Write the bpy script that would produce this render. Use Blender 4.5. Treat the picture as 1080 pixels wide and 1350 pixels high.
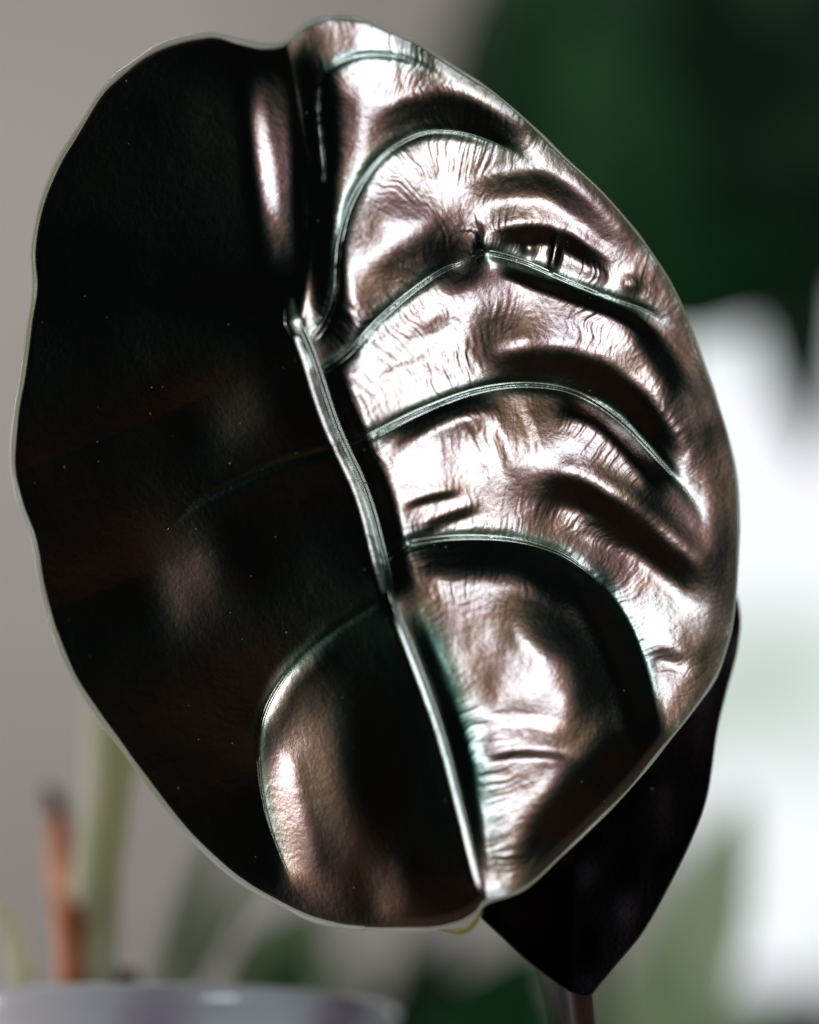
import bpy, bmesh, math, random
import numpy as np
from mathutils import Vector, Matrix
R = math.radians
for o in list(bpy.data.objects): bpy.data.objects.remove(o)
S = bpy.context.scene
COL = S.collection

# ------------------------------------------------------------------ camera, world, lights
U = 0.0002                       # metres per picture pixel at the leaf
DIST = 0.765
PITCH = R(16)
ORG = Vector((0, 0, 1.0))        # middle of the big leaf
FWD = Vector((0, math.cos(PITCH), math.sin(PITCH)))
UPV = Vector((0, -math.sin(PITCH), math.cos(PITCH)))
CAMPOS = ORG - FWD * DIST
def at(px, py, d):               # world point seen at a picture position, d metres from the camera
    k = U * d / DIST
    return CAMPOS + FWD * d + Vector((1, 0, 0)) * ((px - 540) * k) + UPV * ((675 - py) * k)

cam = bpy.data.cameras.new('camera'); camo = bpy.data.objects.new('camera', cam); COL.objects.link(camo)
cam.sensor_fit = 'HORIZONTAL'; cam.sensor_width = 24.0; cam.lens = 85.0
camo.location = CAMPOS; camo.rotation_euler = (R(90) + PITCH, 0, 0)
cam.clip_start = 0.01; cam.clip_end = 60
cam.dof.use_dof = True; cam.dof.focus_distance = 0.780; cam.dof.aperture_fstop = 2.0
S.camera = camo

W = bpy.data.worlds.new('World'); S.world = W; W.use_nodes = True
bg = W.node_tree.nodes['Background']; bg.inputs[0].default_value = (0.55, 0.8, 0.85, 1); bg.inputs[1].default_value = 0.012

def area(name, loc, target, sx, sy, radiance, color=(1, 1, 1)):
    l = bpy.data.lights.new(name, 'AREA'); l.shape = 'RECTANGLE'; l.size = sx; l.size_y = sy
    l.energy = radiance * math.pi * sx * sy; l.color = color
    o = bpy.data.objects.new(name, l); COL.objects.link(o); o.location = loc
    o.rotation_euler = (Vector(target) - Vector(loc)).to_track_quat('-Z', 'Y').to_euler()
    return o
KEYDIR = Vector((math.sin(R(34)) * math.cos(R(9)), -math.cos(R(34)) * math.cos(R(9)), math.sin(R(9))))   # in leaf axes
KEYD = 1.7
def leafdir(v): return Vector((v.x, 0, 0)) + FWD * v.y + UPV * v.z
area('window_light', ORG + leafdir(KEYDIR) * KEYD, ORG, 0.46, 0.60, 13.5, (0.80, 0.92, 1.0))
area('side_window_light', ORG + leafdir(Vector((-0.985, 0.06, -0.08))) * 1.6, ORG, 0.5, 0.6, 15.0, (1.0, 0.93, 0.95))
area('wall_fill_light', (-0.35, 0.62, 2.0), (-0.30, 0.95, 0.9), 0.9, 0.5, 4.8, (1.0, 0.95, 0.90))  # added fill above the view, brightens the wall and the leaf edges

S.view_settings.view_transform = 'Standard'; S.view_settings.look = 'None'
S.view_settings.exposure = 0; S.view_settings.gamma = 1
S.render.engine = 'CYCLES'

# ------------------------------------------------------------------ helpers
def mat(name, color=(0.5, 0.5, 0.5), rough=0.5, **kw):
    m = bpy.data.materials.new(name); m.use_nodes = True
    b = m.node_tree.nodes['Principled BSDF']
    b.inputs['Base Color'].default_value = (*color, 1); b.inputs['Roughness'].default_value = rough
    for k, v in kw.items():
        b.inputs[k.replace('_', ' ')].default_value = v
    return m
def nodes(m): return m.node_tree.nodes, m.node_tree.links, m.node_tree.nodes['Principled BSDF']
def noise_color(m, c0, c1, scale, detail=4, coords='Object'):
    n, l, b = nodes(m)
    tc = n.new('ShaderNodeTexCoord'); nz = n.new('ShaderNodeTexNoise'); rp = n.new('ShaderNodeValToRGB')
    nz.inputs['Scale'].default_value = scale; nz.inputs['Detail'].default_value = detail
    rp.color_ramp.elements[0].position = 0.35; rp.color_ramp.elements[1].position = 0.65
    rp.color_ramp.elements[0].color = (*c0, 1); rp.color_ramp.elements[1].color = (*c1, 1)
    l.new(tc.outputs[coords], nz.inputs['Vector']); l.new(nz.outputs['Fac'], rp.inputs['Fac']); l.new(rp.outputs['Color'], b.inputs['Base Color'])
    return m
def translucent(m, color, fac):
    n, l, b = nodes(m); t = n.new('ShaderNodeBsdfTranslucent'); t.inputs[0].default_value = (*color, 1)
    x = n.new('ShaderNodeMixShader'); x.inputs[0].default_value = fac
    l.new(b.outputs[0], x.inputs[1]); l.new(t.outputs[0], x.inputs[2]); l.new(x.outputs[0], n['Material Output'].inputs['Surface'])
    return m
def link(name, me, m, parent=None, smooth=True):
    o = bpy.data.objects.new(name, me); COL.objects.link(o)
    if m: me.materials.append(m)
    if smooth: me.polygons.foreach_set('use_smooth', [True] * len(me.polygons))
    if parent: o.parent = parent
    return o
def empty(name, loc=(0, 0, 0), rot=(0, 0, 0)):
    o = bpy.data.objects.new(name, None); COL.objects.link(o); o.location = loc; o.rotation_euler = rot
    o.empty_display_size = 0.02
    return o
def tag(o, label=None, cat=None, group=None, kind=None):
    for k, v in (('label', label), ('category', cat), ('group', group), ('kind', kind)):
        if v: o[k] = v
    return o
def grid_mesh(name, P, closed_u=False):           # P: (nu, nv, 3)
    nu, nv = P.shape[:2]
    me = bpy.data.meshes.new(name)
    idx = np.arange(nu * nv).reshape(nu, nv)
    if closed_u: idx = np.vstack([idx, idx[:1]])
    f = np.stack([idx[:-1, :-1], idx[1:, :-1], idx[1:, 1:], idx[:-1, 1:]], -1).reshape(-1, 4)
    me.vertices.add(nu * nv); me.vertices.foreach_set('co', P.reshape(-1).astype(np.float32))
    me.loops.add(f.size); me.loops.foreach_set('vertex_index', f.reshape(-1).astype(np.int32))
    me.polygons.add(len(f)); me.polygons.foreach_set('loop_start', np.arange(0, f.size, 4, dtype=np.int32))
    me.update(calc_edges=True); me.validate()
    return me
def catmull(pts, per=12, closed=False):
    p = np.array(pts, float)
    q = np.vstack([p[-1:], p, p[:2]]) if closed else np.vstack([2 * p[0] - p[1], p, 2 * p[-1] - p[-2]])
    out = []
    for i in range(1, len(q) - 2):
        a, b, c, d = q[i - 1], q[i], q[i + 1], q[i + 2]
        for t in np.arange(per) / per:
            out.append(0.5 * (2 * b + (c - a) * t + (2 * a - 5 * b + 4 * c - d) * t * t + (3 * b - a - 3 * c + d) * t ** 3))
    if not closed: out.append(p[-1])
    return np.array(out)
def tube_mesh(name, pts, radii, seg=10, flat=1.0, closed=False):
    pts = [Vector(p) for p in pts]; n = len(pts)
    if np.isscalar(radii): radii = [radii] * n
    P = np.zeros((n, seg + 1, 3)); prev = None
    for i, p in enumerate(pts):
        if closed: t = pts[(i + 1) % n] - pts[i - 1]
        else: t = pts[min(i + 1, n - 1)] - pts[max(i - 1, 0)]
        t.normalize()
        a = Vector((0, 1, 0)) if prev is None else prev
        a = (a - t * a.dot(t)).normalized(); prev = a; b = t.cross(a)
        for k in range(seg + 1):
            w = 2 * math.pi * k / seg
            P[i, k] = p + a * (math.cos(w) * radii[i] * flat) + b * (math.sin(w) * radii[i])
    me = grid_mesh(name, P, closed_u=closed)
    bm = bmesh.new(); bm.from_mesh(me); bmesh.ops.remove_doubles(bm, verts=bm.verts, dist=1e-7)
    if not closed:
        bmesh.ops.holes_fill(bm, edges=[e for e in bm.edges if e.is_boundary], sides=0)
    bmesh.ops.recalc_face_normals(bm, faces=bm.faces); bm.to_mesh(me); bm.free()
    return me
def lathe_mesh(name, prof, seg=72):
    P = np.zeros((seg, len(prof), 3))
    for i in range(seg):
        w = 2 * math.pi * i / seg
        for j, (r, z) in enumerate(prof): P[i, j] = (r * math.cos(w), r * math.sin(w), z)
    me = grid_mesh(name, P, closed_u=True)
    bm = bmesh.new(); bm.from_mesh(me); bmesh.ops.remove_doubles(bm, verts=bm.verts, dist=1e-6)
    bmesh.ops.recalc_face_normals(bm, faces=bm.faces); bm.to_mesh(me); bm.free()
    return me
def box_mesh(name, a, b, bevel=0.0):
    bm = bmesh.new(); bmesh.ops.create_cube(bm, size=1)
    for v in bm.verts:
        v.co = Vector([a[i] if v.co[i] < 0 else b[i] for i in range(3)])
    if bevel: bmesh.ops.bevel(bm, geom=bm.edges[:], offset=bevel, segments=2, affect='EDGES')
    me = bpy.data.meshes.new(name); bm.to_mesh(me); bm.free()
    return me
def vnoise(u, v, seed):                            # smooth value noise, -1..1
    rs = np.random.RandomState(seed); T = rs.uniform(-1, 1, (256, 256))
    iu = np.floor(u).astype(int); iv = np.floor(v).astype(int); fu = u - iu; fv = v - iv
    fu = fu * fu * fu * (fu * (fu * 6 - 15) + 10); fv = fv * fv * fv * (fv * (fv * 6 - 15) + 10)
    g = lambda a, b: T[a % 256, b % 256]
    return (g(iu, iv) * (1 - fu) + g(iu + 1, iv) * fu) * (1 - fv) + (g(iu, iv + 1) * (1 - fu) + g(iu + 1, iv + 1) * fu) * fv

# ------------------------------------------------------------------ setting
BACK = 2.15
wallm = noise_color(mat('wall_plaster', rough=0.9), (0.43, 0.395, 0.37), (0.48, 0.45, 0.425), 3)
wy = 1.40
link('wall', box_mesh('wall', (-3.0, wy, -0.2), (3.0, wy + 0.1, 3.0)), wallm, smooth=False)['kind'] = 'structure'
tablem = noise_color(mat('table_wood', rough=0.5), (0.10, 0.06, 0.035), (0.16, 0.10, 0.06), 14)
TABLEZ = 0.70
link('table_top', box_mesh('table_top', (-0.7, -0.25, TABLEZ - 0.03), (0.8, 0.72, TABLEZ), 0.004), tablem, smooth=False)['kind'] = 'structure'

# ------------------------------------------------------------------ the big leaf: relief field (leaf units = 0.2 mm, y downwards)
X0, Y0, NX, NY = -40, -20, 1060, 1290
gx, gy = np.meshgrid(np.arange(NX) + X0 + 0.0, np.arange(NY) + Y0 + 0.0)
def polyinfo(pts, pad=None, per=8):
    """signed distance (positive to the right of travel on the page), fraction along, normal, on a padded box"""
    q = catmull(pts, per) if len(pts) > 2 else np.array(pts, float)
    if pad is None: sl = (slice(0, NY), slice(0, NX))
    else:
        x0 = int(max(0, q[:, 0].min() - pad - X0)); x1 = int(min(NX, q[:, 0].max() + pad - X0 + 1))
        y0 = int(max(0, q[:, 1].min() - pad - Y0)); y1 = int(min(NY, q[:, 1].max() + pad - Y0 + 1))
        sl = (slice(y0, y1), slice(x0, x1))
    ax, ay = gx[sl], gy[sl]
    best = np.full(ax.shape, 1e9); D = np.zeros(ax.shape); T = np.zeros(ax.shape); N = np.zeros(ax.shape + (2,))
    L = np.concatenate([[0], np.cumsum(np.hypot(*np.diff(q, axis=0).T))])
    for i in range(len(q) - 1):
        a, b = q[i], q[i + 1]; e = b - a; l = np.hypot(*e)
        if l < 1e-6: continue
        e = e / l
        t = np.clip((ax - a[0]) * e[0] + (ay - a[1]) * e[1], 0, l)
        dx = ax - a[0] - e[0] * t; dy = ay - a[1] - e[1] * t; d = np.hypot(dx, dy)
        m = d < best; best[m] = d[m]
        s = -e[1] * dx + e[0] * dy
        D[m] = (np.sign(s) * d)[m]; T[m] = (L[i] + t)[m] ; N[m] = (-e[1], e[0])
    return sl, D, T, L[-1], N
GX = np.zeros((NY, NX)); GY = np.zeros((NY, NX)); H = np.zeros((NY, NX))
# broad shape of the right half
KD = KEYDIR * KEYD / U
def basegrad(x, y):
    dx = x - 540; dz = -(y - 675)
    tc = np.stack([-dx, np.full_like(dx, -DIST / U), -dz], -1); tc /= np.linalg.norm(tc, axis=-1, keepdims=True)
    tl = np.stack([KD.x - dx, np.full_like(dx, KD.y), KD.z - dz], -1); tl /= np.linalg.norm(tl, axis=-1, keepdims=True)
    n = tc + tl
    return n[..., 0] / n[..., 1], -n[..., 2] / n[..., 1]
bx, by = basegrad(gx, gy); GX += bx; GY += by
ex = np.clip((gx - 640) / 260, 0, 1); GX -= 0.16 * ex * ex * (3 - 2 * ex)

def band(pts, w, face, amp, taper=0.25):
    """a strip whose surface leans towards `face` (page direction) by slope amp"""
    sl, D, T, L, N = polyinfo(pts, w + 4)
    bell = np.clip((1 - np.abs(D) / w) / 0.85, 0, 1); bell = bell * bell * (3 - 2 * bell)
    t = T / L
    ends = np.clip(t / taper, 0, 1) * np.clip((1 - t) / taper, 0, 1)
    ends = ends * ends * (3 - 2 * ends)
    sg = np.sign(N[..., 0] * face[0] + N[..., 1] * face[1]); sg[sg == 0] = 1
    k = -amp * bell * ends * sg
    GX[sl] += k * N[..., 0]; GY[sl] += k * N[..., 1]

UPF, DN, LF, RT = (0, -1), (0, 1), (-1, 0), (1, 0)
DL, UR, UL, DR = (-1, 1), (1, -1), (-1, -1), (1, 1)
MIDRIB = [(386, 415), (410, 470), (440, 560), (480, 650), (505, 740), (517, 795), (550, 880), (580, 965), (606, 1060), (637, 1180)]
TOPRIB = [(374, 52), (396, 140), (414, 240), (424, 330), (420, 400)]
SPINE = [(366, -40), (374, 52), (392, 160), (405, 280), (400, 380), (396, 430), (412, 470), (440, 560), (480, 650), (505, 740), (517, 795), (550, 880), (580, 965), (606, 1060), (637, 1180), (665, 1290)]
VEINS = [   # points, start radius, end radius
    ([(430, 250), (424, 190), (420, 135), (431, 98), (480, 74), (540, 78), (600, 110)], 1.7, 0.5),
    ([(408, 452), (428, 425), (442, 385), (447, 320), (466, 258), (505, 203), (555, 172), (610, 170), (662, 186), (710, 215)], 3.4, 0.8),
    ([(420, 492), (440, 480), (462, 462), (500, 420), (545, 380), (585, 352), (608, 342), (625, 332)], 3.4, 2.0),
    ([(622, 334), (640, 328), (690, 338), (750, 362), (810, 385), (868, 404), (905, 430)], 3.2, 0.8),
    ([(452, 592), (472, 584), (495, 572), (555, 541), (630, 513), (700, 504), (765, 514), (825, 550), (880, 604), (925, 656), (945, 700)], 3.6, 1.4),
    ([(506, 742), (516, 728), (535, 718), (600, 709), (675, 712), (735, 728), (775, 752), (800, 776)], 3.6, 1.0),
    ([(775, 752), (815, 790), (845, 840), (864, 900), (876, 965)], 2.2, 1.2),
    ([(447, 590), (350, 618), (255, 662), (212, 700)], 2.0, 0.6),
    ([(506, 790), (435, 836), (368, 905), (338, 980), (346, 1080), (384, 1182)], 2.0, 1.0),
]
# --- folds flanking the midrib and the channel above it
band([(430, 470), (462, 560), (498, 645), (522, 735), (530, 790)], 26, LF, 0.75, 0.12)
band([(386, 425), (404, 470), (434, 560), (474, 650), (499, 740), (512, 795)], 14, RT, 0.80, 0.06)
band([(515, 800), (547, 880), (577, 965), (603, 1060), (634, 1180)], 8, RT, 0.70, 0.06)
band([(538, 800), (571, 880), (601, 965), (622, 1060), (640, 1170)], 16, LF, 0.30, 0.15)
band([(352, 70), (360, 170), (370, 260), (384, 380)], 58, RT, 0.60, 0.18)
band([(334, 110), (342, 170), (352, 240), (362, 310)], 20, RT, 0.20, 0.3)
band([(408, 70), (416, 110), (418, 190), (418, 300), (436, 400), (452, 480)], 42, LF, 0.60, 0.12)
# --- top lobe
band([(490, 172), (540, 146), (600, 142), (650, 158), (705, 188)], 36, DN, 0.50, 0.2)
band([(448, 95), (455, 160), (446, 240)], 40, LF, 0.22)
band([(480, 108), (550, 100), (620, 132)], 30, DN, 0.14)
band([(385, 130), (400, 80), (425, 50)], 26, UL, 0.25)
# --- panel under the second vein
band([(466, 384), (520, 356), (575, 318), (612, 268)], 42, DR, 0.30)
band([(605, 262), (660, 240), (730, 240), (790, 280), (845, 335)], 32, DN, 0.38, 0.15)
band([(645, 312), (690, 302), (740, 306), (785, 330), (822, 350)], 22, DN, 0.62, 0.15)
band([(648, 346), (700, 364), (760, 384), (835, 412), (880, 442)], 15, UPF, 0.60, 0.15)
band([(640, 290), (632, 315), (640, 345)], 12, LF, 0.4)
# --- panel above the big arched vein
band([(810, 405), (850, 425), (885, 470), (915, 530)], 30, UR, 0.40)
band([(630, 490), (700, 476), (765, 481), (825, 514), (880, 572), (914, 634)], 38, DL, 0.60, 0.2)
band([(575, 400), (620, 425), (690, 432)], 44, UPF, 0.17)
band([(520, 445), (570, 428), (605, 400)], 20, UPF, 0.20)
band([(490, 500), (530, 480), (580, 462)], 9, DN, 0.16)
# --- panel between arched vein and next
band([(505, 590), (560, 558), (620, 535), (675, 530)], 22, UPF, 0.50)
band([(735, 526), (800, 546), (855, 598), (892, 650)], 28, UR, 0.85, 0.2)
band([(636, 540), (660, 580), (678, 640)], 14, LF, 0.20)
band([(690, 530), (705, 570), (715, 610)], 10, LF, 0.20)
band([(600, 545), (625, 570), (640, 600)], 9, LF, 0.16)
band([(705, 640), (770, 652), (840, 692), (900, 745), (945, 790)], 40, DL, 0.62, 0.15)
band([(745, 690), (800, 705), (850, 730)], 22, DL, 0.25)
band([(526, 672), (565, 658), (615, 648)], 11, DN, 0.42)
band([(552, 700), (590, 684), (640, 668)], 13, DN, 0.40)
band([(720, 600), (790, 625), (860, 670), (930, 730)], 30, UR, 0.15)
band([(862, 872), (888, 868), (925, 882)], 20, DN, 0.30)
# --- lowest panel
band([(532, 744), (620, 736), (700, 744), (775, 790)], 40, UPF, 0.52, 0.15)
band([(640, 812), (690, 806), (760, 860)], 48, UR, 0.24)
band([(775, 768), (818, 840), (846, 915), (858, 990)], 38, RT, 0.75, 0.12)
band([(735, 790), (775, 860), (790, 940), (755, 1030)], 60, RT, 0.28)
band([(556, 838), (590, 940), (616, 1040), (636, 1130)], 46, LF, 0.19)
band([(615, 960), (680, 948), (755, 962)], 13, UPF, 0.20)
band([(625, 1000), (690, 992), (765, 1000)], 12, UPF, 0.42)
band([(690, 1172), (725, 1095), (785, 1035), (868, 955)], 56, DR, 0.45, 0.15)
band([(725, 785), (780, 880), (765, 1000)], 82, RT, 0.20)
# --- rolled right margin
band([(560, 66), (700, 168), (826, 298), (900, 422), (950, 562), (966, 690), (960, 830), (904, 940), (820, 1045), (720, 1140), (650, 1180)], 22, RT, 0.08, 0.08)
# --- left half
band([(356, 985), (368, 1070), (400, 1180)], 40, LF, 0.66, 0.2)
band([(338, 975), (375, 895), (440, 838)], 26, UL, 0.40, 0.2)
band([(215, 670), (235, 750), (275, 840)], 90, LF, 0.42, 0.45)
band([(420, 880), (410, 1000), (435, 1120), (465, 1210)], 76, LF, 0.42)
band([(500, 1120), (525, 1218)], 44, LF, 0.40)
band([(270, 480), (310, 545), (330, 610)], 84, LF, 0.34, 0.45)

# integrate the slopes (even extension + FFT)
def integrate(gx_, gy_):
    ny, nx = gx_.shape
    fx = np.zeros((2 * ny, 2 * nx)); fy = np.zeros((2 * ny, 2 * nx))
    fx[:ny, :nx] = gx_; fx[ny:, :nx] = gx_[::-1]; fx[:, nx:] = -fx[:, :nx][:, ::-1]
    fy[:ny, :nx] = gy_; fy[ny:, :nx] = -gy_[::-1]; fy[:, nx:] = fy[:, :nx][:, ::-1]
    wx = np.fft.fftfreq(2 * nx) * 2 * math.pi; wyy = np.fft.fftfreq(2 * ny) * 2 * math.pi
    KX, KY = np.meshgrid(wx, wyy); K2 = KX ** 2 + KY ** 2; K2[0, 0] = 1
    F = (-1j * KX * np.fft.fft2(fx) - 1j * KY * np.fft.fft2(fy)) / K2; F[0, 0] = 0
    return np.real(np.fft.ifft2(F))[:ny, :nx]
H += integrate(GX, GY)
# left half falls away from the midrib
_, DS, _, _, _ = polyinfo(SPINE, None, 4)
left = np.maximum(DS + 6, 0)
H -= 0.72 * (np.sqrt(left ** 2 + 36) - 6) * (left > 0)
# pits, knobs
def blob(x, y, rx, ry, a, rot=0):
    c, s = math.cos(R(rot)), math.sin(R(rot)); u = (gx - x) * c + (gy - y) * s; v = -(gx - x) * s + (gy - y) * c
    global H; H += a * np.exp(-(u / rx) ** 2 - (v / ry) ** 2)
blob(606, 346, 28, 26, -9)
blob(840, 366, 12, 12, 3.0); blob(736, 325, 7, 22, 5, 10); blob(700, 318, 10, 14, -4)
# vein grooves and the puckering that runs away from them
VM = np.zeros((NY, NX))
WR = np.zeros((NY, NX))
for k, (pts, r0, r1) in enumerate(VEINS + [(MIDRIB, 6, 3)]):
    sl, D, T, L, N = polyinfo(pts, 130)
    e = np.clip(T / L / 0.05, 0.3, 1) * np.clip((1 - T / L) / 0.2, 0, 1)
    d = np.abs(D); wv = 1.7 * r0 + 2
    if k < len(VEINS): H[sl] -= e * 0.65 * r0 * np.exp(-(d / wv) ** 2)
    VM[sl] = np.maximum(VM[sl], e * (np.exp(-(d / 14) ** 2) * 0.7 if k < len(VEINS) else np.maximum(np.exp(-((d - 30) / 22) ** 2) * 0.9 * np.clip((gy[sl] - 780) / 60, 0, 1), 0.6 * np.exp(-(d / 12) ** 2))))
    fall = np.exp(-((d - 34) / 50) ** 2)
    warp = vnoise(D / 22, T / 60, 31 + k) * 7
    WR[sl] += fall * (0.26 * vnoise((T + warp) / 10.0, D / 80, 50 + k) + 0.28 * vnoise((T + warp) / 4.6, D / 50, 80 + k) + 0.30 * vnoise((T + warp) / 2.3, D / 24, 120 + k)) * e ** 0.3
side = np.clip(-DS / 30, 0.25, 1)
H += 0.62 * WR * side * np.clip(0.75 + 0.9 * vnoise(gx / 60, gy / 60, 17), 0.12, 1.4)
# gentle unevenness
H += (3.2 * vnoise(gx / 75, gy / 75, 3) + 0.45 * vnoise(gx / 30, gy / 30, 4)) * side + 0.07 * vnoise(gx / 9, gy / 9, 5) + 0.035 * vnoise(gx / 4.5, gy / 4.5, 6)
H -= H[int(675 - Y0), int(500 - X0)]

def sample(A, x, y):
    u = np.clip(np.asarray(x, float) - X0, 0, NX - 1.001); v = np.clip(np.asarray(y, float) - Y0, 0, NY - 1.001)
    i = u.astype(int); j = v.astype(int); fu = u - i; fv = v - j
    return (A[j, i] * (1 - fu) + A[j, i + 1] * fu) * (1 - fv) + (A[j + 1, i] * (1 - fu) + A[j + 1, i + 1] * fu) * fv
def L3(x, y, lift=0.0):                          # leaf units -> leaf space, metres
    h = sample(H, x, y) + lift
    return np.stack([(np.asarray(x, float) - 540) * U, -h * U, (675 - np.asarray(y, float)) * U], -1)

OUT = [(370, 58), (385, 48), (402, 34), (425, 25), (452, 23), (482, 28), (512, 40), (548, 57), (600, 90), (650, 122), (700, 165), (742, 206),
       (790, 250), (830, 295), (860, 335), (885, 375), (906, 420), (926, 475), (946, 530), (961, 580), (971, 630), (974, 690), (973, 740), (970, 790),
       (962, 840), (945, 890), (915, 935), (875, 985), (830, 1040), (780, 1090), (740, 1128), (700, 1165), (670, 1181), (642, 1189), (626, 1206), (602, 1218),
       (560, 1225), (500, 1225), (450, 1221), (410, 1211), (375, 1194), (330, 1170), (290, 1140), (240, 1090), (200, 1040), (160, 985), (130, 945), (95, 890),
       (70, 830), (54, 770), (43, 708), (25, 660), (16, 610), (20, 550), (30, 490), (38, 430), (45, 380), (43, 330), (54, 270), (76, 215), (105, 168), (135, 120),
       (170, 88), (215, 60), (275, 46), (315, 54), (345, 60)]
OC = np.array([500.0, 630.0])
def inflate(p):                                   # the edge lies further back than the middle, so it is a little larger
    p = np.array(p, float); k = 1 - sample(H, p[:, 0], p[:, 1]) * U / DIST
    return np.stack([540 + (p[:, 0] - 540) * k, 675 + (p[:, 1] - 675) * k], -1)
OUTC = inflate(catmull(OUT, 10, True))
ang = np.arctan2(OUTC[:, 1] - OC[1], OUTC[:, 0] - OC[0]); rad = np.hypot(OUTC[:, 1] - OC[1], OUTC[:, 0] - OC[0])
o_ = np.argsort(ang); ang, rad = ang[o_], rad[o_]
def rim(th, a=ang, r=rad): return np.interp(th, np.concatenate([a - 2 * math.pi, a, a + 2 * math.pi]), np.tile(r, 3))
def disc_grid(n):
    a = np.linspace(-1, 1, n); u, v = np.meshgrid(a, a, indexing='ij')
    x = u * np.sqrt(1 - v * v / 2); y = v * np.sqrt(1 - u * u / 2)
    return x, y
def blade_mesh(name, n, nb, thick=2.2):
    x, y = disc_grid(n); th = np.arctan2(y, x); r = np.hypot(x, y) * rim(th)
    px, py = OC[0] + r * np.cos(th), OC[1] + r * np.sin(th)
    P = L3(px, py)
    x, y = disc_grid(nb); th = np.arctan2(y, x); rr = np.hypot(x, y); r = rr * rim(th) * 0.999
    qx, qy = OC[0] + r * np.cos(th), OC[1] + r * np.sin(th)
    Q = L3(qx, qy, 0); Q[..., 1] += U * (0.6 + 5.0 * np.clip((1 - rr) / 0.05, 0, 1))
    a = grid_mesh(name, P[::-1]); b = grid_mesh(name + '_b', Q); px, py = px[::-1], py[::-1]
    at_ = a.attributes.new('vein_zone', 'FLOAT', 'POINT'); at_.data.foreach_set('value', sample(VM, px, py).reshape(-1).astype(np.float32))
    ed = a.attributes.new('edge_zone', 'FLOAT', 'POINT')
    xx, yy = disc_grid(n); rr_ = np.hypot(xx, yy)[::-1]; wz = np.where(px > 520, 15, 6); ed.data.foreach_set('value', (np.clip((1 - (1 - rr_) * 480 / wz) * 2, 0, 1) * 0.55).reshape(-1).astype(np.float32))  # olive rim narrowed at left to paint in that side's shade
    bm = bmesh.new(); bm.from_mesh(a); bm.from_mesh(b); bm.to_mesh(a); bm.free(); bpy.data.meshes.remove(b)
    return a

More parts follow.
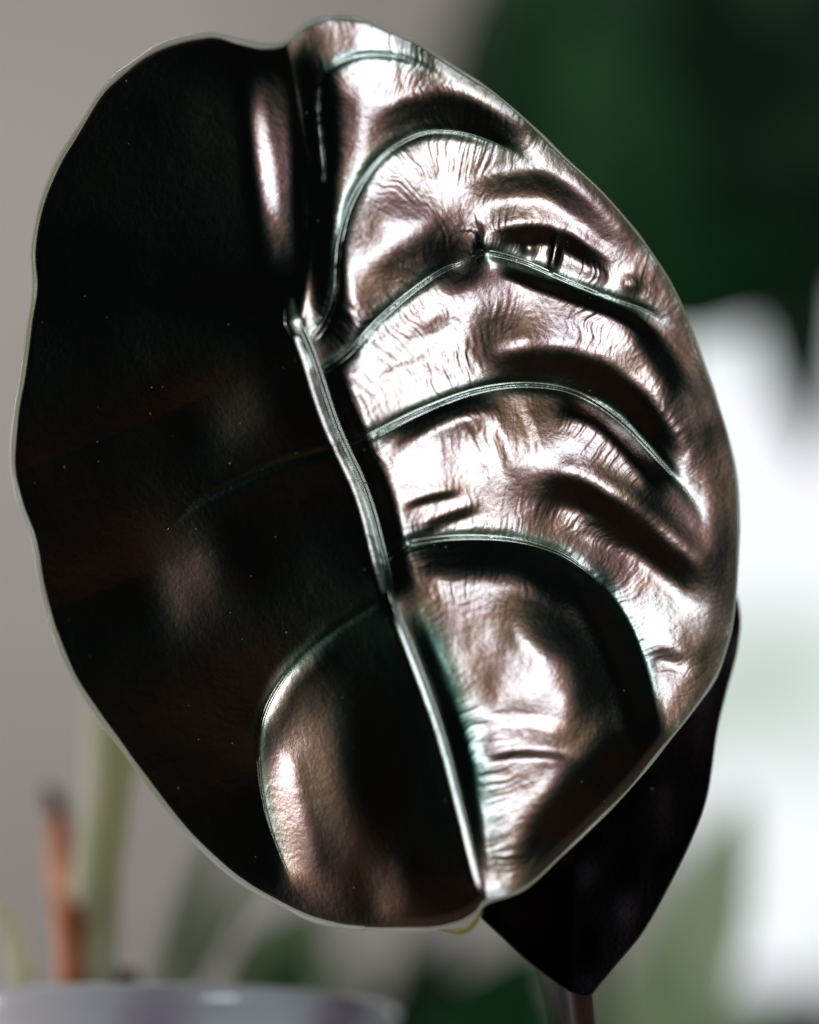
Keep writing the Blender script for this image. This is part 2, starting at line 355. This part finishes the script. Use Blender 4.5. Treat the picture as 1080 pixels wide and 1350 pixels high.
def leaf_material(name, base, base2, green, edge, ior=1.9, dust=0.22, deep=(0.008, 0.026, 0.019)):
    m = mat(name, base, 0.6); n, l, b = nodes(m)
    b.inputs['Specular IOR Level'].default_value = 0.1
    tc = n.new('ShaderNodeTexCoord')
    nz = n.new('ShaderNodeTexNoise'); nz.inputs['Scale'].default_value = 45; nz.inputs['Detail'].default_value = 5
    l.new(tc.outputs['Object'], nz.inputs['Vector'])
    mx = n.new('ShaderNodeMix'); mx.data_type = 'RGBA'; mx.inputs[6].default_value = (*base, 1); mx.inputs[7].default_value = (*base2, 1)
    rp = n.new('ShaderNodeMapRange'); rp.inputs['From Min'].default_value = 0.35; rp.inputs['From Max'].default_value = 0.65
    l.new(nz.outputs['Fac'], rp.inputs['Value']); l.new(rp.outputs['Result'], mx.inputs[0])
    # olive drifts through the bronze
    nb = n.new('ShaderNodeTexNoise'); nb.inputs['Scale'].default_value = 26; nb.inputs['Detail'].default_value = 3; l.new(tc.outputs['Object'], nb.inputs['Vector'])
    rb = n.new('ShaderNodeMapRange'); rb.inputs['From Min'].default_value = 0.48; rb.inputs['From Max'].default_value = 0.68; rb.inputs['To Max'].default_value = 0.5; l.new(nb.outputs['Fac'], rb.inputs['Value'])
    mo = n.new('ShaderNodeMix'); mo.data_type = 'RGBA'; mo.inputs[7].default_value = (base[0] * 0.52, base[1] * 0.95, base[2] * 0.95, 1)
    l.new(rb.outputs['Result'], mo.inputs[0]); l.new(mx.outputs[2], mo.inputs[6])
    va = n.new('ShaderNodeAttribute'); va.attribute_name = 'vein_zone'
    m2 = n.new('ShaderNodeMix'); m2.data_type = 'RGBA'; m2.inputs[7].default_value = (*green, 1)
    l.new(va.outputs['Fac'], m2.inputs[0]); l.new(mo.outputs[2], m2.inputs[6])
    ea = n.new('ShaderNodeAttribute'); ea.attribute_name = 'edge_zone'
    m3 = n.new('ShaderNodeMix'); m3.data_type = 'RGBA'; m3.inputs[7].default_value = (*edge, 1)
    l.new(ea.outputs['Fac'], m3.inputs[0]); l.new(m2.outputs[2], m3.inputs[6])
    # dust specks
    vo = n.new('ShaderNodeTexVoronoi'); vo.inputs['Scale'].default_value = 330
    l.new(tc.outputs['Object'], vo.inputs['Vector'])
    sp = n.new('ShaderNodeSeparateColor'); l.new(vo.outputs['Color'], sp.inputs[0])
    lt = n.new('ShaderNodeMath'); lt.operation = 'LESS_THAN'; lt.inputs[1].default_value = dust; l.new(sp.outputs[0], lt.inputs[0])
    ld = n.new('ShaderNodeMath'); ld.operation = 'LESS_THAN'; l.new(vo.outputs['Distance'], ld.inputs[0]); sz = n.new('ShaderNodeMath'); sz.operation = 'MULTIPLY'; sz.inputs[1].default_value = 0.105; l.new(sp.outputs[1], sz.inputs[0]); l.new(sz.outputs[0], ld.inputs[1])
    mu = n.new('ShaderNodeMath'); mu.operation = 'MULTIPLY'; l.new(lt.outputs[0], mu.inputs[0]); l.new(ld.outputs[0], mu.inputs[1])
    m4 = n.new('ShaderNodeMix'); m4.data_type = 'RGBA'; m4.inputs[7].default_value = (0.22, 0.20, 0.17, 1)
    l.new(mu.outputs[0], m4.inputs[0]); l.new(m3.outputs[2], m4.inputs[6]); l.new(m4.outputs[2], b.inputs['Base Color'])
    # bronze under-sheen with a clear waxy skin over it
    g1 = n.new('ShaderNodeBsdfAnisotropic'); g1.distribution = 'BECKMANN'; g1.inputs['Roughness'].default_value = 0.375; l.new(m3.outputs[2], g1.inputs['Color'])
    g2 = n.new('ShaderNodeBsdfAnisotropic'); g2.distribution = 'BECKMANN'; g2.inputs['Roughness'].default_value = 0.22; g2.inputs['Color'].default_value = (1, 1, 1, 1)
    fr = n.new('ShaderNodeFresnel'); fr.inputs['IOR'].default_value = ior
    ms = n.new('ShaderNodeMixShader'); l.new(fr.outputs[0], ms.inputs[0]); l.new(g1.outputs[0], ms.inputs[1]); l.new(g2.outputs[0], ms.inputs[2])
    g3 = n.new('ShaderNodeBsdfAnisotropic'); g3.distribution = 'BECKMANN'; g3.inputs['Roughness'].default_value = 0.45; g3.inputs['Color'].default_value = (*deep, 1)
    sm = n.new('ShaderNodeAddShader'); l.new(ms.outputs[0], sm.inputs[0]); l.new(g3.outputs[0], sm.inputs[1])
    me_ = n.new('ShaderNodeMixShader'); l.new(ea.outputs['Fac'], me_.inputs[0]); l.new(sm.outputs[0], me_.inputs[1]); l.new(b.outputs[0], me_.inputs[2])
    md = n.new('ShaderNodeMixShader'); l.new(mu.outputs[0], md.inputs[0]); l.new(me_.outputs[0], md.inputs[1]); l.new(b.outputs[0], md.inputs[2])
    l.new(md.outputs[0], n['Material Output'].inputs['Surface'])
    # leathery grain
    v2 = n.new('ShaderNodeTexVoronoi'); v2.feature = 'DISTANCE_TO_EDGE'; v2.inputs['Scale'].default_value = 520
    n2 = n.new('ShaderNodeTexNoise'); n2.inputs['Scale'].default_value = 900; n2.inputs['Detail'].default_value = 3
    l.new(tc.outputs['Object'], v2.inputs['Vector']); l.new(tc.outputs['Object'], n2.inputs['Vector'])
    ad = n.new('ShaderNodeMath'); ad.operation = 'MULTIPLY_ADD'; ad.inputs[1].default_value = 0.5
    l.new(v2.outputs['Distance'], ad.inputs[0]); l.new(n2.outputs['Fac'], ad.inputs[2])
    bp = n.new('ShaderNodeBump'); bp.inputs['Strength'].default_value = 0.19; bp.inputs['Distance'].default_value = 0.00022
    l.new(ad.outputs[0], bp.inputs['Height']); l.new(bp.outputs['Normal'], g1.inputs['Normal']); l.new(bp.outputs['Normal'], g3.inputs['Normal']); l.new(bp.outputs['Normal'], g2.inputs['Normal']); l.new(bp.outputs['Normal'], fr.inputs['Normal'])
    return m
bronze = leaf_material('bronze_leaf', (0.170, 0.066, 0.037), (0.125, 0.038, 0.042), (0.03, 0.085, 0.06), (0.055, 0.052, 0.028))
veinm = leaf_material('leaf_vein', (0.17, 0.14, 0.10), (0.14, 0.115, 0.08), (0.15, 0.15, 0.11), (0.1, 0.1, 0.06))
marginm = noise_color(mat('leaf_margin', (0.3, 0.3, 0.22), 0.4, Coat_Weight=0.5), (0.62, 0.56, 0.34), (0.88, 0.87, 0.78), 16)
translucent(marginm, (0.8, 0.8, 0.6), 0.25)
petm = noise_color(mat('petiole', rough=0.35, Coat_Weight=0.5), (0.03, 0.012, 0.012), (0.06, 0.03, 0.02), 40)

plant = empty('alocasia_plant', ORG, (PITCH, 0, 0))
tag(plant, 'glossy bronze black veined leaf with a second dark leaf tucked behind it', 'plant')
leaf = link('leaf', blade_mesh('leaf', 760, 130), bronze, plant)
leaf['label'] = 'large glossy bronze leaf with sunken veins, front of the plant'
def rib(name, pts, r0, r1, sink, m, parent, per=10, flat=0.8):
    """two cords side by side, slightly uneven, half sunk in the blade"""
    q = catmull(pts, per); n = len(q); t = np.linspace(0, 1, n); d = np.gradient(q, axis=0); d /= np.hypot(*d.T)[:, None]; nr = np.stack([-d[:, 1], d[:, 0]], -1)
    r = (r0 * (1 - t) + r1 * t) * np.clip(np.minimum(t / 0.06 + 0.35, (1 - t) / 0.25 + 0.08), 0, 1)
    meshes = []
    for sg, wd in ((-1, 1.0), (1, 0.8)):
        rj = r * wd * 0.62 * (1 + 0.22 * vnoise(t * n / 3.0, t * 0 + 0.5 + sg, 7 + int(pts[0][0])))
        p = q + nr * (sg * r * 0.52)[:, None]
        P = L3(p[:, 0], p[:, 1]); k = np.ones(5) / 5
        P[:, 1] = np.convolve(np.pad(P[:, 1], 2, mode='edge'), k, 'valid') + rj * U * (sink if q[:, 0].mean() > 420 else 0.75)
        meshes.append(tube_mesh(name, P, list(rj * U), 12, flat))
    bm = bmesh.new(); [bm.from_mesh(x) for x in meshes]; bm.to_mesh(meshes[0]); bm.free(); bpy.data.meshes.remove(meshes[1])
    return link(name, meshes[0], m, parent)
rib('midrib', [(x + 3, y) for x, y in MIDRIB], 5.5, 2.5, 0.1, veinm, leaf, flat=0.7)
for k, (pts, r0, r1) in enumerate(VEINS):
    if k != 6: rib('vein', pts, r0 * 2.5, r1 * 2.2, 0.5, veinm, leaf, flat=0.6)
nd = [(384, 392), (386, 408), (391, 424), (396, 440), (404, 458)]
Pn = L3(np.array([p[0] for p in nd]), np.array([p[1] for p in nd])); Pn[:, 1] += 2.5 * U
link('node', tube_mesh('node', catmull(Pn, 6), list(np.interp(np.linspace(0, 1, 25), [0, .25, .5, .75, 1], [5, 11, 16, 13, 8]) * U), 24, flat=0.4), veinm, leaf)
for v in bpy.data.objects['node'].data.vertices: v.co.y += 0.30 * (v.co.x - (392 - 540) * U)
# a curl of yellowed tissue at the drip tip
tq = catmull([(634, 1196), (624, 1212), (612, 1222), (596, 1225), (578, 1223)], 6)
goldm = noise_color(mat('yellow_tip', rough=0.4), (0.30, 0.24, 0.04), (0.45, 0.38, 0.10), 90)
Pt = L3(tq[:, 0], tq[:, 1]); Pt[:, 1] += 0.0008
link('tip', tube_mesh('tip', Pt, list(np.interp(np.linspace(0, 1, len(tq)), [0, .2, .6, 1], [1.0, 3.0, 4.0, 0.8]) * U), 10, flat=0.5), goldm, leaf)
# margin: edge cord, pale and wider at left to paint in the backlit rim
oc = OUTC; Pm = L3(oc[:, 0], oc[:, 1]); Pm[:, 1] += 0.4 * U
link('margin', tube_mesh('margin', Pm, list(U * (np.where(oc[:, 0] < 480, 3.9, 2.4) + 0.8 * vnoise(np.arange(len(Pm)) / 7.0, np.zeros(len(Pm)), 23))), 8, closed=True), marginm, leaf)

# petiole of the big leaf, from behind the node to the pot below the frame
def loc2leaf(v): return (Vector((v.x, (v - ORG).dot(FWD), (v - ORG).dot(UPV))))
node = Vector(L3(392, 430)); 
pot_top = Vector((0.055, 0.15, 0.815))
pp = [Vector(node) + Vector((0, 0.0015, 0)), Vector(node) + Vector((-0.002, 0.02, -0.01)), Vector((0.02, 0.13, -0.06)), loc2leaf(Vector((0.05, 0.155, 0.87))), loc2leaf(pot_top - Vector((0, 0, 0.02)))]
link('petiole', tube_mesh('petiole', catmull(pp, 10), 0.0032, 12), petm, plant)

# ------------------------------------------------------------------ the second leaf, behind
OUT2 = [(700, 560), (820, 600), (900, 680), (958, 760), (975, 805), (972, 855), (958, 910), (945, 965), (932, 1050), (908, 1115), (878, 1175), (848, 1228), (812, 1272), (792, 1296), (774, 1314),
        (745, 1303), (700, 1270), (665, 1238), (618, 1190), (572, 1110), (552, 1000), (560, 860), (600, 700)]
def leaf2_mesh():
    q = catmull(OUT2, 8, True); c = np.array([760.0, 950.0])
    a = np.arctan2(q[:, 1] - c[1], q[:, 0] - c[0]); r = np.hypot(q[:, 1] - c[1], q[:, 0] - c[0]); s = np.argsort(a); a, r = a[s], r[s]
    def surf(x, y):
        u = (x - 760) + (y - 950) * 0.02
        h = -100 - 0.25 * (1314 - y) + 0.10 * u - 0.06 * np.abs(u) + 2 * np.sin(y / 60 + u / 120) + 2.0 * vnoise(x / 50, y / 50, 9)
        return h
    def pts(n, back):
        x, y = disc_grid(n); th = np.arctan2(y, x); rr = np.hypot(x, y) * rim(th, a, r)
        px, py = c[0] + rr * np.cos(th), c[1] + rr * np.sin(th); h = surf(px, py)
        k = 1 - h * U / DIST
        return np.stack([(px - 540) * k * U, -h * U + back * U * np.clip((1 - np.hypot(x, y)) / 0.05, 0.15, 1), (675 - py) * k * U], -1), surf, q
    P, f, q = pts(160, 0); Q, _, _ = pts(80, 5)
    A = grid_mesh('leaf', P[::-1]); B = grid_mesh('leaf_b', Q)
    bm = bmesh.new(); bm.from_mesh(A); bm.from_mesh(B); bm.to_mesh(A); bm.free(); bpy.data.meshes.remove(B)
    h = f(q[:, 0], q[:, 1]); k = 1 - h * U / DIST
    E = np.stack([(q[:, 0] - 540) * k * U, -h * U + 0.0001, (675 - q[:, 1]) * k * U], -1)
    return A, E, f
A2, E2, f2 = leaf2_mesh()
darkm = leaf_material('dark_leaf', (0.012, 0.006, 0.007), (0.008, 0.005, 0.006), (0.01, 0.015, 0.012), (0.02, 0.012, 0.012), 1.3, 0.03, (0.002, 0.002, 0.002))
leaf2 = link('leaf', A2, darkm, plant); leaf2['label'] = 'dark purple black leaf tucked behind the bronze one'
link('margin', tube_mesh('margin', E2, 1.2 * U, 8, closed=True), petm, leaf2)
def p2(x, y, lift=0):
    h = float(f2(np.array(x, float), np.array(y, float))) + lift; k = 1 - h * U / DIST
    return Vector(((x - 540) * k * U, -h * U, (675 - y) * k * U))
link('midrib', tube_mesh('midrib', [p2(762 - (y - 950) * 0.02, y, -15) for y in range(620, 1310, 30)], list(np.linspace(5, 2, 23) * U), 10), petm, leaf2)
pp = [p2(762, 660, -6), p2(764, 800, -60), p2(772, 1250, -70), p2(768, 1330, -75), loc2leaf(pot_top + Vector((0.008, 0.02, -0.02)))]
link('petiole', tube_mesh('petiole', catmull(pp, 10), 0.0034, 12), petm, plant)
# nursery pot that carries the plant, below the picture
terr = noise_color(mat('terracotta', rough=0.8), (0.30, 0.13, 0.07), (0.38, 0.18, 0.10), 25)
soilm = noise_color(mat('soil', rough=0.95), (0.02, 0.014, 0.01), (0.06, 0.04, 0.03), 160)
def pot(name, x, y, rim_z, r, m, label=None, soil_drop=0.012, plant=None):
    H_ = rim_z - TABLEZ
    prof = [(0, 0), (r * 0.72, 0), (r * 0.74, 0.004), (r * 0.94, H_ - 0.012), (r * 0.97, H_ - 0.006), (r * 0.99, H_ - 0.001), (r * 0.975, H_), (r * 0.955, H_ - 0.002), (r * 0.92, H_ - 0.02), (r * 0.72, 0.008), (0, 0.008)]
    s = [(0, H_ - soil_drop + 0.004), (r * 0.5, H_ - soil_drop + 0.002), (r * 0.90, H_ - soil_drop), (r * 0.90, H_ - soil_drop - 0.01), (0, H_ - soil_drop - 0.01)]
    if plant is None:
        e = empty(name, (x, y, TABLEZ)); tag(e, label, 'pot')
        link('shell', lathe_mesh('shell', prof, 96), m, e); link('soil', lathe_mesh('soil', s, 48), soilm, e)
        return e
    e = link('pot', lathe_mesh('pot', prof, 64), m)
    e.parent = plant; e.matrix_parent_inverse = plant.matrix_basis.inverted(); e.location = (x, y, TABLEZ)
    link('soil', lathe_mesh('soil', s, 40), soilm, e)
    return e
pot('pot', pot_top.x, pot_top.y, 0.815, 0.055, terr, plant=plant)

# ------------------------------------------------------------------ white pot with pale stems, lower left
potm = mat('white_glaze', (0.62, 0.60, 0.63), 0.25, Coat_Weight=0.6)
n_, l_, b_ = nodes(potm)
tc = n_.new('ShaderNodeTexCoord'); vo = n_.new('ShaderNodeTexVoronoi'); vo.inputs['Scale'].default_value = 26
l_.new(tc.outputs['Object'], vo.inputs['Vector'])
rp = n_.new('ShaderNodeValToRGB'); rp.color_ramp.elements[0].position = 0.0; rp.color_ramp.elements[0].color = (0.40, 0.33, 0.46, 1)
rp.color_ramp.elements[1].position = 0.42; rp.color_ramp.elements[1].color = (0.66, 0.65, 0.68, 1)
e_ = rp.color_ramp.elements.new(0.30); e_.color = (0.58, 0.50, 0.56, 1)
l_.new(vo.outputs['Distance'], rp.inputs['Fac']); l_.new(rp.outputs['Color'], b_.inputs['Base Color'])
DP = 0.86
pc = at(212, 1300, DP + 0.075)
rimz = at(205, 1296, DP).z
pot('white_pot', pc.x, pc.y, rimz, 0.078, potm, 'pale glazed pot with faint purple tints, holding pale stems')

stemplant = empty('pale_stemmed_plant', (pc.x, pc.y, rimz - 0.01))
tag(stemplant, 'young plant with pale green stalk and orange brown sheath in the white pot', 'plant')
def wtube(name, pts, radii, m, parent, seg=12, flat=1.0):
    q = catmull([tuple(p) for p in pts], 10); rr = np.interp(np.linspace(0, 1, len(q)), np.linspace(0, 1, len(radii)), radii)
    me = tube_mesh(name, q, list(rr), seg, flat); o = link(name, me, m)
    if parent:
        o.parent = parent; o.matrix_parent_inverse = parent.matrix_basis.inverted()
    return o
pale = noise_color(mat('pale_stem', rough=0.5, Subsurface_Weight=0.9, Subsurface_Radius=(1.0, 1.0, 0.7), Subsurface_Scale=0.02), (0.78, 0.82, 0.62), (0.86, 0.88, 0.74), 30)
translucent(pale, (0.82, 0.86, 0.66), 0.45)
orange = noise_color(mat('orange_sheath', rough=0.6, Subsurface_Weight=0.8, Subsurface_Radius=(1.0, 0.5, 0.3), Subsurface_Scale=0.012), (0.60, 0.22, 0.09), (0.70, 0.34, 0.18), 40)
tipm = mat('dry_tip', (0.11, 0.045, 0.04), 0.7)
pinkm = mat('pink_stem', (0.50, 0.33, 0.30), 0.6)
d0 = pc.y  # depth of the pot centre
DD = 0.93
def soilpt(px): p = at(px, 1300, DD); p.z = rimz - 0.012; p.y = pc.y; return p
wtube('stalk', [soilpt(122), at(126, 1180, DD), at(140, 1060, DD + 0.01), at(150, 940, DD + 0.02), at(158, 860, DD + 0.04)], [0.0072, 0.0078, 0.008, 0.0095, 0.008], pale, stemplant)
wtube('sheath', [soilpt(98), at(92, 1230, DD - 0.01), at(82, 1150, DD + 0.03), at(78, 1080, DD + 0.05)], [0.0046, 0.0052, 0.0050, 0.0042], orange, stemplant)
wtube('sheath_tip', [at(78, 1085, DD + 0.05), at(72, 1058, DD + 0.05), at(60, 1036, DD + 0.05)], [0.0036, 0.0034, 0.0012], tipm, stemplant)
wtube('stub', [soilpt(165), at(168, 1280, DD)], [0.008, 0.004], tipm, stemplant)
wtube('stalk', [soilpt(28), at(22, 1260, DD), at(2, 1215, DD), at(-40, 1180, DD)], [0.004, 0.0045, 0.004, 0.003], pale, stemplant)

# ------------------------------------------------------------------ leafy background plants
def bgleaf(name, base, tip, width, m, parent, bow=0.12, fold=0.25, roll=0.0, shape=0.8):
    """pointed leaf from base to tip with a fold along the middle, own thickness"""
    base, tip = Vector(base), Vector(tip); ax = tip - base; L = ax.length; ax.normalize()
    nrm = (-FWD - ax * (-FWD).dot(ax)).normalized(); nrm = Matrix.Rotation(roll, 3, ax) @ nrm; sd = ax.cross(nrm)
    n, k = 26, 13; V = np.zeros((n, 2 * k, 3))
    for i in range(n):
        t = i / (n - 1); w = width * 0.5 * (math.sin(math.pi * t ** shape) ** 0.75 * (1 - 0.15 * t) + 0.002)
        c = base + ax * (L * t) + nrm * (bow * L * math.sin(math.pi * t))
        for j in range(k):
            s = -1 + 2 * j / (k - 1)
            p = c + sd * (w * s) - nrm * (abs(s) * w * fold) + nrm * (0.02 * width * math.sin(9 * t + 3 * s))
            V[i, j] = p; V[i, 2 * k - 1 - j] = p - nrm * 0.0008
    me = grid_mesh(name, np.concatenate([V, V[:, :1]], 1)); o = link(name, me, m)
    if parent:
        o.parent = parent; o.matrix_parent_inverse = parent.matrix_basis.inverted()
    return o
dkg = noise_color(mat('dark_green_leaf', rough=0.8, Specular_IOR_Level=0.15), (0.010, 0.028, 0.014), (0.018, 0.05, 0.022), 12)
mdg = noise_color(mat('mid_green_leaf', rough=0.8, Specular_IOR_Level=0.15), (0.022, 0.085, 0.03), (0.042, 0.14, 0.05), 12)
translucent(mdg, (0.05, 0.22, 0.06), 0.45)
greyg = noise_color(mat('dusty_green_leaf', rough=0.8), (0.05, 0.09, 0.04), (0.10, 0.14, 0.07), 12)
stm = mat('green_stem', (0.03, 0.06, 0.02), 0.5)
grassm = noise_color(mat('grass_blade', rough=0.5), (0.16, 0.24, 0.12), (0.26, 0.34, 0.19), 12)
paleleaf = noise_color(mat('pale_green_leaf', rough=0.5, Subsurface_Weight=0.0), (0.60, 0.72, 0.48), (0.82, 0.87, 0.76), 14)

translucent(paleleaf, (0.85, 0.93, 0.75), 0.75); translucent(grassm, (0.3, 0.42, 0.2), 0.5)
# dark foliage plant, upper right: stands on the table behind the big leaf
fp = at(800, 1600, 1.36); FPX, FPY = fp.x, min(fp.y, 0.62)
fol = empty('foliage_plant', (FPX, FPY, TABLEZ + 0.11)); tag(fol, 'dark green broad leaved plant behind the bronze leaf, blurred', 'plant')
pot('pot', FPX, FPY, TABLEZ + 0.12, 0.075, mat('dark_glaze', (0.03, 0.03, 0.035), 0.3), plant=fol)
DF = (Vector((FPX, FPY, 1.0)) - CAMPOS).dot(FWD)
crown = at(790, 420, DF + 0.22)
wtube('stem', [(FPX, FPY, TABLEZ + 0.105), at(770, 1000, DF), crown], [0.008, 0.007, 0.006], stm, fol)
for (bp_, tp_, w, mm, dd, rl) in [
    ((790, 360), (900, -150), 0.16, dkg, 0.00, 0.2), ((830, 300), (1150, -120), 0.20, dkg, 0.03, -0.2), ((800, 345), (1150, 190), 0.12, dkg, -0.03, 0.1),
    ((780, 420), (735, -60), 0.08, mdg, -0.04, 0.5), ((790, 400), (790, 20), 0.10, mdg, -0.06, -0.3), ((840, 400), (1060, 320), 0.06, mdg, -0.08, 0.3),
    ((1035, 150), (1072, 620), 0.055, dkg, 0.06, 0.2), ((820, 320), (1000, 0), 0.16, dkg, 0.06, 0.0), ((840, 260), (1190, 100), 0.13, dkg, 0.09, 0.0),
    ((820, 300), (1040, -220), 0.22, dkg, 0.12, 0.0), ((830, 260), (1200, -180), 0.24, dkg, 0.14, 0.0), ((800, 360), (850, -240), 0.2, dkg, 0.14, 0.0),
    ((720, 330), (655, -90), 0.07, greyg, 0.30, 0.3), ((700, 300), (690, -60), 0.07, greyg, 0.2, 0.0), ((560, 1480), (730, 1240), 0.06, mdg, -0.1, 0.2), ((480, 1520), (600, 1215), 0.05, dkg, 0.0, 0.2), ((420, 1500), (400, 1200), 0.07, greyg, 0.1, -0.2), ((620, 1500), (520, 1240), 0.05, greyg, 0.1, 0.2), ((700, 1500), (690, 1250), 0.05, mdg, -0.05, -0.3),
    ((840, 180), (1240, 20), 0.20, dkg, 0.15, 0.0), ((850, 335), (1040, 280), 0.10, dkg, 0.02, 0.0), ((1090, 180), (1200, 400), 0.08, dkg, 0.1, 0.0)]:
    bgleaf('leaf', at(*bp_, DF + dd + (0.24 if bp_[1] < 1000 else 0)), at(*tp_, DF + dd + (0.27 if bp_[1] < 1000 else 0.06)), w * (1.17 if bp_[1] < 1000 else 1), mm, fol, bow=0.06, roll=rl)

# bright window in the wall behind, right
win = empty('window', (0, wy, 0)); tag(win, 'bright daylit window with white frame beyond the plants', 'window')
def wallpt(px, py):
    d = at(px, py, 1.0) - CAMPOS; return CAMPOS + d * ((wy - CAMPOS.y) / d.y)
wa, wb = wallpt(895, 1305), wallpt(1700, 60)
glow = bpy.data.materials.new('daylit_pane'); glow.use_nodes = True
n_, l_ = glow.node_tree.nodes, glow.node_tree.links
n_.remove(n_['Principled BSDF']); em = n_.new('ShaderNodeEmission'); em.inputs[0].default_value = (0.93, 0.96, 1.0, 1); em.inputs[1].default_value = 1.05
l_.new(em.outputs[0], n_['Material Output'].inputs[0])
tcw = n_.new('ShaderNodeTexCoord'); nzw = n_.new('ShaderNodeTexNoise'); nzw.inputs['Scale'].default_value = 5.5; nzw.inputs['Detail'].default_value = 2
rpw = n_.new('ShaderNodeValToRGB'); rpw.color_ramp.elements[0].position = 0.30; rpw.color_ramp.elements[0].color = (0.50, 0.60, 0.52, 1); rpw.color_ramp.elements[1].position = 0.56; rpw.color_ramp.elements[1].color = (0.93, 0.96, 1.0, 1)
l_.new(tcw.outputs['Object'], nzw.inputs['Vector']); l_.new(nzw.outputs['Fac'], rpw.inputs['Fac']); l_.new(rpw.outputs['Color'], em.inputs[0])
def pw(o): o.parent = win; o.matrix_parent_inverse = Matrix.Translation((0, -wy, 0)); return o
pw(link('pane', box_mesh('pane', (wa.x, wy - 0.006, wa.z), (wb.x, wy - 0.002, wb.z)), glow, smooth=False))
white = mat('white_paint', (0.75, 0.75, 0.75), 0.5)
pw(link('sill', box_mesh('sill', (wa.x - 0.05, wy - 0.06, wa.z - 0.03), (wb.x + 0.05, wy - 0.001, wa.z), 0.004), white, smooth=False))
for nm, a, b in [('jamb', (wa.x - 0.03, wy - 0.03, wa.z), (wa.x, wy - 0.001, wb.z)), ('jamb', (wb.x, wy - 0.03, wa.z), (wb.x + 0.03, wy - 0.001, wb.z)), ('head', (wa.x - 0.03, wy - 0.03, wb.z), (wb.x + 0.03, wy - 0.001, wb.z + 0.04))]:
    pw(link(nm, box_mesh(nm, a, b, 0.003), white, smooth=False))

# pale plant at the lower right and green sprays lower left
lp = at(900, 1600, 1.25); lpx, lpy = lp.x, 0.64
lowp = empty('pale_leaved_plant', (lpx, lpy, TABLEZ + 0.09)); tag(lowp, 'pale green leaved plant below the bright window, blurred', 'plant')
pot('pot', lpx, lpy, TABLEZ + 0.10, 0.05, mat('green_glaze', (0.05, 0.12, 0.08), 0.3), plant=lowp)
DL_ = (Vector((lpx, lpy, 0.9)) - CAMPOS).dot(FWD)
for (b0, t0, w, mm, dd) in [((845, 1420), (985, 1040), 0.05, paleleaf, 0.0), ((850, 1440), (930, 1240), 0.05, mdg, 0.02), ((860, 1460), (870, 1240), 0.06, paleleaf, -0.02),
                            ((900, 1470), (1000, 1320), 0.05, paleleaf, 0.0), ((960, 1480), (1100, 1330), 0.06, mdg, 0.02)]:
    bgleaf('leaf', at(*b0, DL_ + dd), at(*t0, DL_ + dd), w, mm, lowp)
wtube('stem', [(lpx, lpy, TABLEZ + 0.085), at(860, 1460, DL_)], [0.005, 0.004], stm, lowp)


for b0, t0, w, mm in [((205, 1330), (300, 1060), 0.012, 'mid'), ((235, 1330), (345, 1110), 0.010, 'mid'), ((300, 1330), (430, 1190), 0.02, 'mid'), ((350, 1340), (360, 1210), 0.03, 'deep')]:
    bgleaf('blade', at(*b0, 1.02), at(*t0, 1.12), w, grassm if mm == 'mid' else mdg, stemplant, bow=0.05)
